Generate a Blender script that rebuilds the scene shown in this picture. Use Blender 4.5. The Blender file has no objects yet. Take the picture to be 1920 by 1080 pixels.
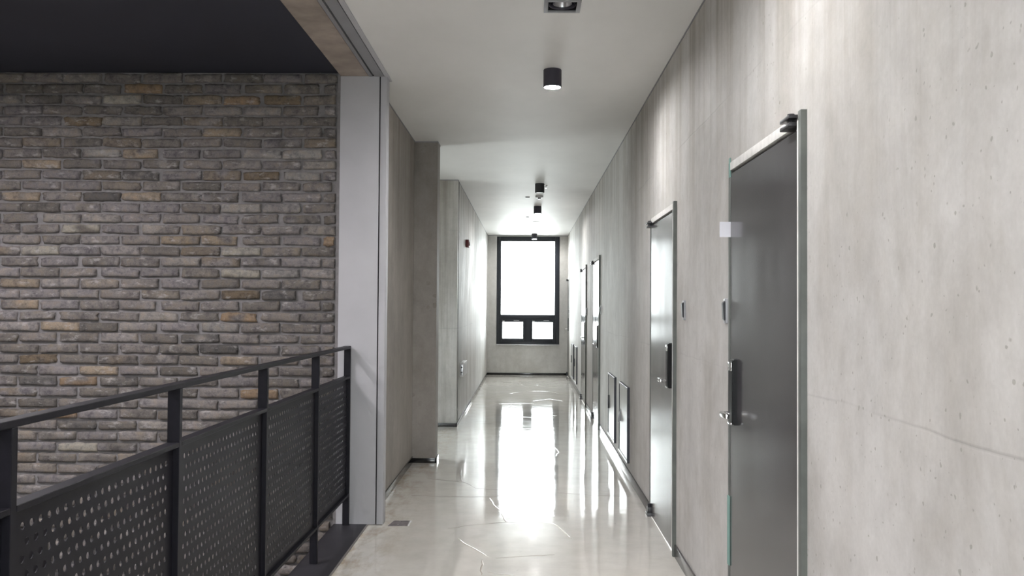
import bpy, bmesh, math, random
from mathutils import Vector, Matrix, noise
random.seed(7)
SC = bpy.context.scene
COL = SC.collection
# ------------------------------------------------------------------ camera (one point corridor view)
CAM_H = 1.48
YAW, PITCH, ROLL, FPX = 0.01644, 0.0218, 0.00686, 1657.7
def cam_axes():
    cy, sy, cp, sp, cr, sr = math.cos(YAW), math.sin(YAW), math.cos(PITCH), math.sin(PITCH), math.cos(ROLL), math.sin(ROLL)
    f = Vector((-sy*cp, cy*cp, sp)); r0 = Vector((cy, sy, 0)); u0 = r0.cross(f)
    return cr*r0 + sr*u0, -sr*r0 + cr*u0, f
AX_R, AX_U, AX_F = cam_axes()
def ray(px, py):
    return (px-960)/FPX*AX_R + (540-py)/FPX*AX_U + AX_F
def at_y(px, py, Y):
    d = ray(px, py); t = Y/d.y; return Vector((t*d.x, Y, CAM_H+t*d.z))
def at_z(px, py, Z):
    d = ray(px, py); t = (Z-CAM_H)/d.z; return Vector((t*d.x, t*d.y, Z))
def at_x(px, py, X):
    d = ray(px, py); t = X/d.x; return Vector((X, t*d.y, CAM_H+t*d.z))
cam = bpy.data.cameras.new('camera'); camo = bpy.data.objects.new('camera', cam); COL.objects.link(camo)
M = Matrix((AX_R, AX_U, -AX_F)).transposed().to_4x4(); M.translation = (0, 0, CAM_H)
camo.matrix_world = M
cam.sensor_width = 36; cam.lens = FPX/1920*36; cam.clip_start = 0.05; cam.clip_end = 300
SC.camera = camo

# ------------------------------------------------------------------ node helpers
def new_mat(name):
    m = bpy.data.materials.new(name); m.use_nodes = True
    nt = m.node_tree; nt.nodes.clear()
    o = nt.nodes.new('ShaderNodeOutputMaterial'); b = nt.nodes.new('ShaderNodeBsdfPrincipled')
    nt.links.new(b.outputs[0], o.inputs[0])
    return m, nt, b
def N(nt, t, **kw):
    n = nt.nodes.new('ShaderNode'+t)
    for k, v in kw.items():
        if k.startswith('i_'): n.inputs[int(k[2:])].default_value = v
        else: setattr(n, k, v)
    return n
def L(nt, a, b): nt.links.new(a, b)
def pos(nt, scale=(1, 1, 1)):
    g = N(nt, 'NewGeometry'); m = N(nt, 'Mapping'); m.inputs['Scale'].default_value = scale
    L(nt, g.outputs['Position'], m.inputs['Vector']); return m.outputs['Vector']
def noise_tex(nt, vec, scale, detail=4, rough=.55, dist=0):
    n = N(nt, 'TexNoise'); n.inputs['Scale'].default_value = scale; n.inputs['Detail'].default_value = detail
    n.inputs['Roughness'].default_value = rough; n.inputs['Distortion'].default_value = dist
    L(nt, vec, n.inputs['Vector']); return n.outputs['Fac']
def ramp(nt, fac, stops):
    r = N(nt, 'ValToRGB'); e = r.color_ramp.elements
    while len(e) < len(stops): e.new(0.5)
    for k, (p, c) in enumerate(stops):
        e[k].position = p; e[k].color = (c, c, c, 1) if isinstance(c, (int, float)) else (*c, 1)
    L(nt, fac, r.inputs[0]); return r.outputs['Color']
def mix(nt, kind, a, b, fac=1.0):
    m = N(nt, 'Mix', data_type='RGBA', blend_type=kind); m.clamp_factor = True
    if hasattr(fac, 'is_output'): L(nt, fac, m.inputs[0])
    else: m.inputs[0].default_value = fac
    for s, v in ((6, a), (7, b)):
        if hasattr(v, 'is_output'): L(nt, v, m.inputs[s])
        else: m.inputs[s].default_value = (*v, 1) if len(v) == 3 else v
    return m.outputs[2]
def math_n(nt, op, a, b=None, c=None, clamp=False):
    m = N(nt, 'Math', operation=op); m.use_clamp = clamp
    for k, v in enumerate((a, b, c)):
        if v is None: continue
        if hasattr(v, 'is_output'): L(nt, v, m.inputs[k])
        else: m.inputs[k].default_value = v
    return m.outputs[0]
def bump(nt, b, height, strength=.2, dist=.01):
    n = N(nt, 'Bump'); n.inputs['Strength'].default_value = strength; n.inputs['Distance'].default_value = dist
    L(nt, height, n.inputs['Height']); L(nt, n.outputs[0], b.inputs['Normal'])
def plain(name, col, rough=.5, metal=0, spec=.5, coat=0, var=.06, nscale=6, bmp=0):
    m, nt, b = new_mat(name)
    v = noise_tex(nt, pos(nt), nscale)
    lo = tuple(c*(1-var) for c in col); hi = tuple(min(1, c*(1+var)) for c in col)
    L(nt, ramp(nt, v, [(.3, lo), (.7, hi)]), b.inputs['Base Color'])
    b.inputs['Roughness'].default_value = rough; b.inputs['Metallic'].default_value = metal
    b.inputs['Specular IOR Level'].default_value = spec
    b.inputs['Coat Weight'].default_value = coat
    if bmp: bump(nt, b, noise_tex(nt, pos(nt), 300, 2), bmp, .002)
    return m
def glow(name, col, s):
    m = bpy.data.materials.new(name); m.use_nodes = True; nt = m.node_tree; nt.nodes.clear()
    o = N(nt, 'OutputMaterial'); e = N(nt, 'Emission'); e.inputs[0].default_value = (*col, 1); e.inputs[1].default_value = s
    L(nt, e.outputs[0], o.inputs[0]); return m

# ------------------------------------------------------------------ materials
def concrete(name, col, along, seams=(1.213, 2.43), seam_step=1.03, seam_off=.292, pits=True, blotch=1.0, streak=.5, fstreak=.4, drip=.6, rough=.58, joints=.35):
    """cast concrete: blotches, soft upright streaks, drip stains from the top, pits, formwork joints. along = 0 (x) or 1 (y): the wall's direction"""
    m, nt, b = new_mat(name)
    p = pos(nt); sep = N(nt, 'SeparateXYZ'); L(nt, p, sep.inputs[0]); s = sep.outputs[along]; z = sep.outputs[2]
    big = noise_tex(nt, pos(nt, (1, 1, .8)), .8, 6, .62, .4)
    mid = noise_tex(nt, pos(nt, (1, 1, .6)), 2.6, 6, .68, .3)
    small = noise_tex(nt, p, 11, 5, .65)
    fine = noise_tex(nt, p, 70, 3, .6)
    st = noise_tex(nt, pos(nt, (3.2, 3.2, .28)), 1.5, 5, .6, .2)
    st2 = noise_tex(nt, pos(nt, (11, 11, .25)), 1.0, 5, .7, .3)
    c = mix(nt, 'MIX', tuple(x*(1-.13*blotch) for x in col), tuple(min(1, x*(1+.09*blotch)) for x in col), ramp(nt, big, [(.34, 0), (.66, 1)]))
    c = mix(nt, 'MULTIPLY', c, ramp(nt, mid, [(.32, (.80, .785, .76)), (.55, (1, 1, 1)), (.7, (1.0, 1.0, 1.0))]), min(1, .8*blotch))
    c = mix(nt, 'MULTIPLY', c, ramp(nt, st, [(.32, (.72, .70, .67)), (.54, (1, 1, 1))]), streak)
    c = mix(nt, 'MULTIPLY', c, ramp(nt, st2, [(.34, (.74, .725, .70)), (.5, (1, 1, 1))]), streak*fstreak)
    c = mix(nt, 'MULTIPLY', c, ramp(nt, small, [(.32, .88), (.6, 1.0)]), .8)
    c = mix(nt, 'MULTIPLY', c, ramp(nt, fine, [(.3, .9), (.7, 1.0)]), .6)
    # drip stains that run down from the top of the wall
    up = math_n(nt, 'DIVIDE', math_n(nt, 'SUBTRACT', z, 1.5), 1.5, clamp=True)
    dr = math_n(nt, 'MULTIPLY', up, ramp(nt, noise_tex(nt, pos(nt, (5, 5, .12)), 1.2, 5, .65), [(.46, 0), (.62, 1)]))
    c = mix(nt, 'MULTIPLY', c, (.62, .58, .52), math_n(nt, 'MULTIPLY', dr, drip))
    w = noise_tex(nt, p, 1.7, 3); wob = math_n(nt, 'MULTIPLY', math_n(nt, 'SUBTRACT', w, .5), .05)
    fade = ramp(nt, noise_tex(nt, p, .9, 3), [(.44, .05), (.6, 1)])
    tot = math_n(nt, 'MULTIPLY', z, 0)
    for h in seams:
        d = math_n(nt, 'ABSOLUTE', math_n(nt, 'SUBTRACT', math_n(nt, 'ADD', z, wob), h))
        line = math_n(nt, 'SUBTRACT', 1, math_n(nt, 'DIVIDE', d, .006), clamp=True)
        tot = math_n(nt, 'MAXIMUM', tot, line)
    f = math_n(nt, 'FRACT', math_n(nt, 'DIVIDE', math_n(nt, 'ADD', s, seam_off), seam_step))
    d = math_n(nt, 'MULTIPLY', math_n(nt, 'ABSOLUTE', math_n(nt, 'SUBTRACT', f, .5)), seam_step)
    line = math_n(nt, 'SUBTRACT', 1, math_n(nt, 'DIVIDE', d, .010), clamp=True)
    line = math_n(nt, 'MULTIPLY', line, math_n(nt, 'DIVIDE', math_n(nt, 'SUBTRACT', z, 1.6), 1.2, clamp=True))
    tot = math_n(nt, 'MULTIPLY', math_n(nt, 'MAXIMUM', tot, line), fade)
    c = mix(nt, 'MIX', c, tuple(x*.4 for x in col), math_n(nt, 'MULTIPLY', tot, joints))
    h = math_n(nt, 'MULTIPLY', tot, -.6)
    if pits:
        for sc, thr, k, mask in ((15, .45, .75, (.47, .56)), (34, .55, .8, (.48, .57))):
            v = N(nt, 'TexVoronoi'); v.inputs['Scale'].default_value = sc; v.inputs['Randomness'].default_value = 1
            dn = N(nt, 'TexNoise'); dn.inputs['Scale'].default_value = 30; L(nt, p, dn.inputs['Vector'])
            L(nt, mix(nt, 'LINEAR_LIGHT', p, dn.outputs['Color'], .012), v.inputs['Vector'])
            sepc = N(nt, 'SeparateColor'); L(nt, v.outputs['Color'], sepc.inputs[0])
            rad = math_n(nt, 'MULTIPLY', math_n(nt, 'SUBTRACT', sepc.outputs[0], thr, clamp=True), k)
            dot = math_n(nt, 'MULTIPLY', math_n(nt, 'DIVIDE', math_n(nt, 'SUBTRACT', rad, v.outputs['Distance']), .04, clamp=True), 1.0)
            where = ramp(nt, noise_tex(nt, p, .7, 2), [(mask[0], .02), (mask[1], 1)])
            dot = math_n(nt, 'MULTIPLY', dot, where)
            c = mix(nt, 'MIX', c, tuple(x*q for x, q in zip(col, (.44, .43, .38))), math_n(nt, "MULTIPLY", dot, .6))
            h = math_n(nt, 'SUBTRACT', h, math_n(nt, 'MULTIPLY', dot, .5))
    L(nt, c, b.inputs['Base Color'])
    L(nt, ramp(nt, mid, [(.3, rough-.08), (.7, rough+.12)]), b.inputs['Roughness'])
    b.inputs['Specular IOR Level'].default_value = .4
    bump(nt, b, math_n(nt, 'ADD', h, math_n(nt, 'ADD', math_n(nt, 'MULTIPLY', st2, .35), math_n(nt, 'MULTIPLY', fine, .15))), .2, .006)
    return m
MAT = {}
MAT['wall_r'] = concrete('cast concrete along corridor', (.60, .588, .57), 1, streak=.28, fstreak=.25, drip=.8, blotch=1.25)
MAT['wall_b'] = concrete('board marked concrete', (.62, .61, .59), 1, pits=False, streak=1.0, fstreak=.8, seam_step=.61, joints=.7, drip=.5, rough=.52)
MAT['wall_a'] = concrete('recess concrete darkened as shade', (.42, .39, .36), 1, pits=False, streak=.35, joints=.1, blotch=1.3, seams=())  # darker, browner concrete: the recess's low light is put into the colour
MAT['pier'] = concrete('pier concrete darkened as shade', (.33, .305, .285), 0, pits=True, streak=.2, seams=(1.2,), joints=.2, blotch=1.5, drip=.3)  # darkest concrete tone, with the pier's shade put into its colour
MAT['far'] = concrete('pale end wall concrete', (.60, .595, .575), 0, pits=False, streak=.2, joints=.2, seams=(), blotch=.8, drip=.1)
MAT['cross'] = concrete('pale concrete cross wall', (.47, .465, .43), 0, pits=False, streak=.3, joints=.3, seams=(2.43,), blotch=1.3)
def ceiling_mat():
    m, nt, b = new_mat('painted ceiling')
    v = noise_tex(nt, pos(nt, (1, .6, 1)), 2.2, 4)
    L(nt, ramp(nt, v, [(.3, (.76, .755, .74)), (.7, (.82, .815, .80))]), b.inputs['Base Color'])
    b.inputs['Roughness'].default_value = .52; b.inputs['Specular IOR Level'].default_value = .32
    bump(nt, b, noise_tex(nt, pos(nt, (.6, 5, 1)), 3, 3), .04, .01)
    return m
MAT['ceiling'] = ceiling_mat()
def floor_mat():
    m, nt, b = new_mat('glossy sealed concrete floor')
    p = pos(nt)
    a = noise_tex(nt, p, .8, 5, .6); c2 = noise_tex(nt, p, 6, 5, .65)
    c = ramp(nt, a, [(.3, (.66, .63, .57)), (.7, (.76, .74, .70))])
    c = mix(nt, 'MULTIPLY', c, ramp(nt, c2, [(.3, .88), (.6, 1)]), .8)
    # brown worn dirt along the stair edge and wall foot on the left
    sep = N(nt, 'SeparateXYZ'); L(nt, p, sep.inputs[0])
    near = math_n(nt, 'SUBTRACT', 1, math_n(nt, 'DIVIDE', math_n(nt, 'ADD', sep.outputs[0], 1.1), .42), clamp=True)
    dirt = math_n(nt, 'MULTIPLY', near, ramp(nt, noise_tex(nt, pos(nt, (4, 1.6, 1)), 2.0, 6, .7), [(.45, 0), (.64, 1)]))
    c = mix(nt, 'MIX', c, (.36, .26, .15), math_n(nt, 'MULTIPLY', dirt, .75))
    spots = ramp(nt, noise_tex(nt, p, 14, 3, .6), [(.70, 0), (.76, 1)])
    c = mix(nt, 'MIX', c, (.3, .25, .2), math_n(nt, 'MULTIPLY', spots, .35))
    L(nt, c, b.inputs['Base Color'])
    L(nt, ramp(nt, noise_tex(nt, p, 3, 4), [(.3, .05), (.7, .085)]), b.inputs['Roughness'])
    b.inputs['Specular IOR Level'].default_value = .6
    b.inputs['Coat Weight'].default_value = .15; b.inputs['Coat Roughness'].default_value = .04
    hgt = math_n(nt, 'ADD', noise_tex(nt, pos(nt, (1.2, 2.5, 1)), 2.2, 3, .5), math_n(nt, 'MULTIPLY', noise_tex(nt, p, 16, 2), .08))
    bump(nt, b, hgt, .04, .03)
    return m
MAT['floor'] = floor_mat()
def brick_mat():
    m, nt, b = new_mat('weathered long bricks')
    a = N(nt, 'Attribute'); a.attribute_name = 'brick_colour'
    p = pos(nt)
    n1 = noise_tex(nt, p, 22, 5, .65); n2 = noise_tex(nt, p, 110, 3, .6)
    c = mix(nt, 'MULTIPLY', a.outputs['Color'], ramp(nt, n1, [(.30, (.52, .52, .56)), (.5, (1, 1, 1)), (.7, (1.12, 1.05, .94))]), 1.0)
    c = mix(nt, 'MULTIPLY', c, ramp(nt, n2, [(.3, .72), (.6, 1)]), .7)
    lime = ramp(nt, noise_tex(nt, pos(nt, (1, 1, 2.2)), 13, 4, .7), [(.57, 0), (.68, 1)])
    c = mix(nt, 'MIX', c, (.40, .385, .38), math_n(nt, 'MULTIPLY', lime, .5))
    L(nt, c, b.inputs['Base Color']); b.inputs['Roughness'].default_value = .85; b.inputs['Specular IOR Level'].default_value = .25
    bump(nt, b, math_n(nt, 'ADD', n1, math_n(nt, 'MULTIPLY', n2, .5)), .5, .006)
    return m
MAT['brick'] = brick_mat()
MAT['mortar'] = plain('grey mortar', (.205, .195, .198), .9, var=.15, nscale=30, bmp=.5)
MAT['steel_grey'] = plain('pale grey powder coated steel', (.46, .46, .485), .55, var=.05, nscale=3, bmp=.15)
MAT['steel_mid'] = plain('mid grey steel strip', (.26, .26, .275), .5, var=.05)
MAT['black_gap'] = plain('black slot', (.012, .012, .014), .8)
MAT['rail'] = plain('black powder coated steel', (.0085, .008, .0118), .45, spec=.2, var=.15, nscale=40)
MAT['plate'] = plain('dark steel edge plate', (.022, .021, .026), .5, var=.2, nscale=8)
MAT['dark_ceiling'] = plain('dark navy ceiling boards', (.027, .029, .044), .55, var=.12, nscale=1.5)
MAT['soffit'] = plain('brown raw concrete soffit', (.34, .288, .25), .75, var=.28, nscale=5, bmp=.4)
def door_mat():
    m, nt, b = new_mat('dark satin steel door sheet')
    v = noise_tex(nt, pos(nt), 1.5, 4)
    L(nt, ramp(nt, v, [(.3, (.052, .050, .055)), (.7, (.070, .067, .071))]), b.inputs['Base Color'])
    L(nt, ramp(nt, noise_tex(nt, pos(nt, (1, 1, .3)), 4, 3), [(.3, .13), (.7, .20)]), b.inputs['Roughness'])
    b.inputs['Specular IOR Level'].default_value = .55
    return m
MAT['door'] = door_mat()
MAT['frame'] = plain('grey green primed door frame', (.115, .125, .115), .5, var=.2, nscale=9)
MAT['sealant'] = plain('white sealant band', (.72, .71, .69), .6, var=.12, nscale=20)
MAT['base'] = plain('black glossy skirting', (.012, .012, .013), .12, spec=.6, var=.1)
MAT['base_r'] = plain('dark grey glossy skirting', (.05, .045, .048), .16, spec=.6, var=.35, nscale=12)
MAT['win'] = plain('dark navy aluminium', (.009, .012, .019), .38, var=.1)
MAT['lamp_body'] = plain('dark violet grey lamp body', (.035, .032, .047), .45, var=.08)
MAT['lamp_black'] = plain('black lamp body', (.012, .012, .014), .4)
MAT['lamp_on'] = glow('lit lamp', (1.0, .985, .98), 260)
MAT['lamp_added_stair'] = glow('added stairwell lamp', (1.0, .955, .985), 600)  # emission of the lamps added over the stairwell
MAT['lamp_off'] = plain('unlit white lens', (.75, .75, .76), .3)
MAT['chrome'] = plain('chrome', (.75, .75, .76), .12, metal=1)
MAT['alu'] = plain('brushed aluminium', (.55, .55, .57), .28, metal=1, var=.1, nscale=30)
MAT['lock'] = plain('black lock cover', (.008, .008, .009), .38, spec=.25)
MAT['panel_face'] = plain('polished steel panel', (.62, .62, .61), .30, metal=1, var=.06, nscale=3)
MAT['panel_edge'] = plain('dark panel edge', (.03, .032, .045), .4)
MAT['white_plastic'] = plain('white plastic', (.74, .74, .75), .35)
MAT['grey_plastic'] = plain('grey plastic', (.35, .36, .38), .35)
MAT['dark_plastic'] = plain('dark plastic', (.03, .03, .035), .3)
MAT['red'] = plain('dark red alarm box', (.13, .012, .015), .4)
MAT['teal'] = plain('teal masking tape', (.20, .35, .31), .6)
MAT['film'] = plain('white film tab', (.72, .72, .78), .45)
MAT['ridge'] = plain('raised crack edge', (.46, .41, .35), .12, spec=.6, var=.3, nscale=9)
MAT['crack'] = plain('dark crack', (.20, .17, .135), .3, var=.3, nscale=9)
MAT['caulk'] = plain('dark caulk', (.16, .15, .14), .4, var=.2, nscale=20)
def glass_mat():
    m = bpy.data.materials.new('window glass'); m.use_nodes = True; nt = m.node_tree; nt.nodes.clear()
    o = N(nt, 'OutputMaterial'); t = N(nt, 'BsdfTransparent'); g = N(nt, 'BsdfGlossy'); g.inputs['Roughness'].default_value = .02
    t.inputs[0].default_value = (.95, .98, .98, 1)
    f = N(nt, 'Fresnel'); f.inputs[0].default_value = 1.45; mx = N(nt, 'MixShader')
    L(nt, f.outputs[0], mx.inputs[0]); L(nt, t.outputs[0], mx.inputs[1]); L(nt, g.outputs[0], mx.inputs[2]); L(nt, mx.outputs[0], o.inputs[0])
    return m
MAT['glass'] = glass_mat()

# ------------------------------------------------------------------ mesh builder (world coordinates)
class MB:
    def __init__(s): s.bm = bmesh.new()
    def _add(s, b):
        me = bpy.data.meshes.new('tmp'); b.to_mesh(me); b.free(); s.bm.from_mesh(me); bpy.data.meshes.remove(me); return s
    def box(s, lo, hi, bevel=0, seg=2):
        b = bmesh.new(); bmesh.ops.create_cube(b, size=1)
        lo, hi = Vector(lo), Vector(hi)
        for v in b.verts: v.co = Vector(((lo[i]+hi[i])/2 + v.co[i]*(hi[i]-lo[i]) for i in range(3)))
        if bevel: bmesh.ops.bevel(b, geom=b.edges[:], offset=bevel, segments=seg, affect='EDGES', profile=.6)
        return s._add(b)
    def cyl(s, a, b_, r, r2=None, seg=24, bevel=0):
        a, b_ = Vector(a), Vector(b_); d = b_-a; b = bmesh.new()
        bmesh.ops.create_cone(b, cap_ends=True, segments=seg, radius1=r, radius2=r if r2 is None else r2, depth=d.length)
        if bevel: bmesh.ops.bevel(b, geom=[e for e in b.edges if len(e.link_faces) == 2 and any(len(f.verts) > 4 for f in e.link_faces)], offset=bevel, segments=2, affect='EDGES')
        q = d.to_track_quat('Z', 'Y').to_matrix().to_4x4(); q.translation = (a+b_)/2
        bmesh.ops.transform(b, matrix=q, verts=b.verts); return s._add(b)
    def lathe(s, c, prof, seg=40):
        """prof: list of (radius, z offset); revolved about the upright axis through c"""
        b = bmesh.new(); rings = []
        for r, z in prof:
            rings.append([b.verts.new((c[0]+r*math.cos(2*math.pi*k/seg), c[1]+r*math.sin(2*math.pi*k/seg), c[2]+z)) for k in range(seg)] if r > 0 else [b.verts.new((c[0], c[1], c[2]+z))])
        for p, q in zip(rings, rings[1:]):
            for k in range(seg):
                k2 = (k+1) % seg
                vs = [p[k % len(p)], p[k2 % len(p)], q[k2 % len(q)], q[k % len(q)]]
                vs2 = []
                for v in vs:
                    if v not in vs2: vs2.append(v)
                if len(vs2) > 2: b.faces.new(vs2)
        bmesh.ops.recalc_face_normals(b, faces=b.faces); return s._add(b)
    def prism(s, pts, axis, lo, hi, bevel=0):
        """2D outline (in the two other axes, ascending order) extruded along axis from lo to hi"""
        b = bmesh.new(); ax = [i for i in range(3) if i != axis]
        def mk(p, t):
            v = [0, 0, 0]; v[ax[0]], v[ax[1]], v[axis] = p[0], p[1], t; return b.verts.new(v)
        A = [mk(p, lo) for p in pts]; B = [mk(p, hi) for p in pts]; n = len(pts)
        b.faces.new(A); b.faces.new(B[::-1])
        for k in range(n): b.faces.new((A[k], A[(k+1) % n], B[(k+1) % n], B[k]))
        bmesh.ops.recalc_face_normals(b, faces=b.faces)
        if bevel: bmesh.ops.bevel(b, geom=b.edges[:], offset=bevel, segments=2, affect='EDGES')
        return s._add(b)
    def build(s, name, mat, parent=None, smooth=True):
        bmesh.ops.recalc_face_normals(s.bm, faces=s.bm.faces)
        off = world_loc(parent) if parent else Vector((0, 0, 0))
        if parent: bmesh.ops.translate(s.bm, vec=-off, verts=s.bm.verts)
        me = bpy.data.meshes.new(name); s.bm.to_mesh(me); s.bm.free()
        me.materials.append(mat)
        o = bpy.data.objects.new(name, me); COL.objects.link(o)
        if parent: o.parent = parent
        if smooth: shade(me)
        return o
def shade(me, ang=.6):
    bm = bmesh.new(); bm.from_mesh(me)
    for f in bm.faces: f.smooth = True
    for e in bm.edges:
        e.smooth = len(e.link_faces) == 2 and e.calc_face_angle(0) < ang
    bm.to_mesh(me); bm.free()
def world_loc(o):
    v = Vector((0, 0, 0))
    while o: v += o.location; o = o.parent
    return v
def tag(o, label=None, cat=None, group=None, kind=None):
    if label: o['label'] = label
    if cat: o['category'] = cat
    if group: o['group'] = group
    if kind: o['kind'] = kind
    return o
def empty(name, loc, *a, **k):
    o = bpy.data.objects.new(name, None); COL.objects.link(o); o.location = loc; o.empty_display_size = .1
    return tag(o, *a, **k)
def struct(o, label, cat): return tag(o, label, cat, kind='structure')

# ------------------------------------------------------------------ measured layout (metres; camera stands at x=0, y=0)
XR, HC, YF = 0.900, 3.058, 19.36
XB = -0.858          # far left wall face
XA, YP = -1.077, 8.40   # recessed left wall, pier front
XP = -0.855
YPB, YB = 8.62, 10.93   # pier back, front of far left wall
XCL, XCR, YC, YC2 = -1.284, -0.964, 6.011, 6.115
YBR = 6.03           # brick face
Y_BACK = -3.0; X_ATR = -5.0
# doors: near frame edge, far frame edge, hinge at far end?
DOORS = [(2.85, 3.935, False), (5.31, 6.42, True), (10.77, 11.93, True), (13.20, 14.42, True), (18.60, 19.31, True)]
DTOP = 2.125

# right wall: slabs between the door openings and lintels over them
mb = MB(); y = Y_BACK
for a, b, _ in DOORS:
    mb.box((XR, y, -.2), (XR+.3, a, HC)); mb.box((XR, a, DTOP), (XR+.3, b, HC)); mb.box((XR+.14, a, 0), (XR+.3, b, DTOP)); y = b
mb.box((XR, y, -.2), (XR+.3, YF+.3, HC))
struct(mb.build('wall_right', MAT['wall_r'], smooth=False), 'long pale cast concrete wall with a row of dark doors', 'wall')
# far end wall round the window
WX0, WX1, WZ0, WZ1 = -.656, .724, .663, 3.034
mb = MB()
mb.box((-1.2, YF, 0), (WX0, YF+.25, HC)); mb.box((WX1, YF, 0), (XR+.3, YF+.25, HC))
mb.box((WX0, YF, 0), (WX1, YF+.25, WZ0)); mb.box((WX0, YF, WZ1), (WX1, YF+.25, HC))
struct(mb.build('wall_far', MAT['far'], smooth=False), 'concrete end wall of the corridor around the window', 'wall')
# far left wall and its front corner face
mb = MB(); mb.box((-3.2, YB, 0), (XB, YF+.25, HC))
struct(mb.build('wall_left', MAT['wall_b'], smooth=False), 'board marked concrete wall on the left near the window', 'wall')
mb = MB(); mb.box((XB-.0005, 11.075, .06), (XB+.004, 11.093, HC-.01))
struct(mb.build('trim_1', MAT['black_gap'], smooth=False), 'thin dark upright joint near the corner of the far left wall', 'trim')
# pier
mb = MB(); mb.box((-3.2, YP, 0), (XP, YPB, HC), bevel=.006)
struct(mb.build('wall_pier', MAT['pier'], smooth=False), 'concrete pier jutting out on the left, shade put into its dark colour', 'wall')
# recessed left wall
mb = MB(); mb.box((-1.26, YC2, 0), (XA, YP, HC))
struct(mb.build('wall_recess', MAT['wall_a'], smooth=False), 'recessed concrete wall between steel column and pier, shade put into its colour', 'wall')
# side passage closing wall
PY0, PY1, PZ0, PZ1 = 9.05, 10.15, .75, 2.3
mb = MB(); mb.box((-3.4, YPB, 0), (-3.2, PY0, HC)); mb.box((-3.4, PY1, 0), (-3.2, YB, HC)); mb.box((-3.4, PY0, 0), (-3.2, PY1, PZ0)); mb.box((-3.4, PY0, PZ1), (-3.2, PY1, HC))
struct(mb.build('wall_passage', MAT['cross'], smooth=False), 'end wall of the side passage on the left', 'wall')
# ceiling, with the hole for the recessed downlight
RX0, RX1, RY0, RY1 = .086, .270, 4.512, 4.690
T = HC+.25
mb = MB()
mb.box((-.953, Y_BACK, HC), (RX0, 6.142, T)); mb.box((RX1, Y_BACK, HC), (XR+.3, 6.142, T))
mb.box((RX0, Y_BACK, HC), (RX1, RY0, T)); mb.box((RX0, RY1, HC), (RX1, 6.142, T))
mb.box((-3.4, 6.142, HC), (XR+.3, YF+.3, T))
struct(mb.build('ceiling', MAT['ceiling'], smooth=False), 'white painted corridor ceiling', 'ceiling')
# floor
mb = MB()
mb.box((-1.068, Y_BACK, -.25), (XR, YC2, 0)); mb.box((-3.4, YC2, -.25), (XR, YF, 0))
floor = struct(mb.build('floor', MAT['floor'], smooth=False), 'glossy pale sealed concrete corridor floor with fine cracks', 'floor')

# ------------------------------------------------------------------ steel column, shutter track, soffit
col = MB(); col.box((XCL, YC, -.25), (-1.016, YC2, HC), bevel=.003); col.box((-1.008, YC, 0), (XCR, YC2, HC), bevel=.003)
colo = struct(col.build('column', MAT['steel_grey']), 'pale grey steel clad column at the end of the railing', 'column')
MB().box((-1.018, YC+.012, 0), (-1.006, YC2-.01, HC)).build('slot', MAT['black_gap'], colo, smooth=False)
MB().box((-1.306, YC+.012, -1.6), (XCL, YC2, HC+.03)).build('caulk_strip', MAT['mortar'], colo, smooth=False)
mb = MB(); mb.box((-1.284, Y_BACK, HC+.002), (-1.094, YC2, HC+.2))
struct(mb.build('trim_2', MAT['soffit'], smooth=False), 'brown raw concrete soffit beam above the railing', 'trim')
mb = MB(); mb.box((-1.094, Y_BACK, HC+.02), (-.953, YC2+.02, HC+.2))
trk = struct(mb.build('trim_3', MAT['black_gap'], smooth=False), 'grey steel shutter track with black slots along the ceiling edge', 'trim')
MB().box((-1.088, Y_BACK, HC-.004), (-1.064, YC+.004, HC+.06)).build('inner_strip', MAT['steel_mid'], trk, smooth=False)
MB().box((-1.051, Y_BACK, HC-.004), (-.986, YC+.004, HC+.06)).build('track_strip', MAT['steel_mid'], trk, smooth=False)
MB().box((-.979, Y_BACK, HC-.006), (-.950, 6.145, HC+.06)).build('edge_strip', MAT['steel_grey'], trk, smooth=False)

# ------------------------------------------------------------------ stairwell: brick wall, dark ceiling, lower floor, rear walls
mb = MB(); mb.box((X_ATR, YBR+.015, -3.1), (XCL-.002, YBR+.06, 3.45))
wb = struct(mb.build('wall_brick', MAT['mortar'], smooth=False), 'long weathered grey brown brick wall of the stairwell', 'wall')
PX = at_y(0, 145, YBR)
P_ROW0 = at_y(160, 146, YBR).z; P_ROWN = at_y(160, 146+20.3*25, YBR).z
ROW = (P_ROW0-P_ROWN)/25
MOD = (at_y(340, 400, YBR).x-at_y(40, 400, YBR).x)/4
EVEN0, ODD0 = at_y(39, 400, YBR).x, at_y(2, 400, YBR).x
TONES = [((.172, .156, .148), 30), ((.190, .175, .176), 22), ((.150, .136, .126), 18), ((.214, .196, .188), 15), ((.128, .117, .108), 8),
         ((.200, .176, .154), 7), ((.172, .146, .122), 5), ((.235, .216, .200), 4), ((.108, .101, .098), 2)]
TAN, ORANGE, CREAM, BROWN, DARK, PALE = (.245, .202, .158), (.235, .172, .118), (.31, .29, .255), (.155, .122, .088), (.10, .094, .090), (.240, .226, .216)
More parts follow.
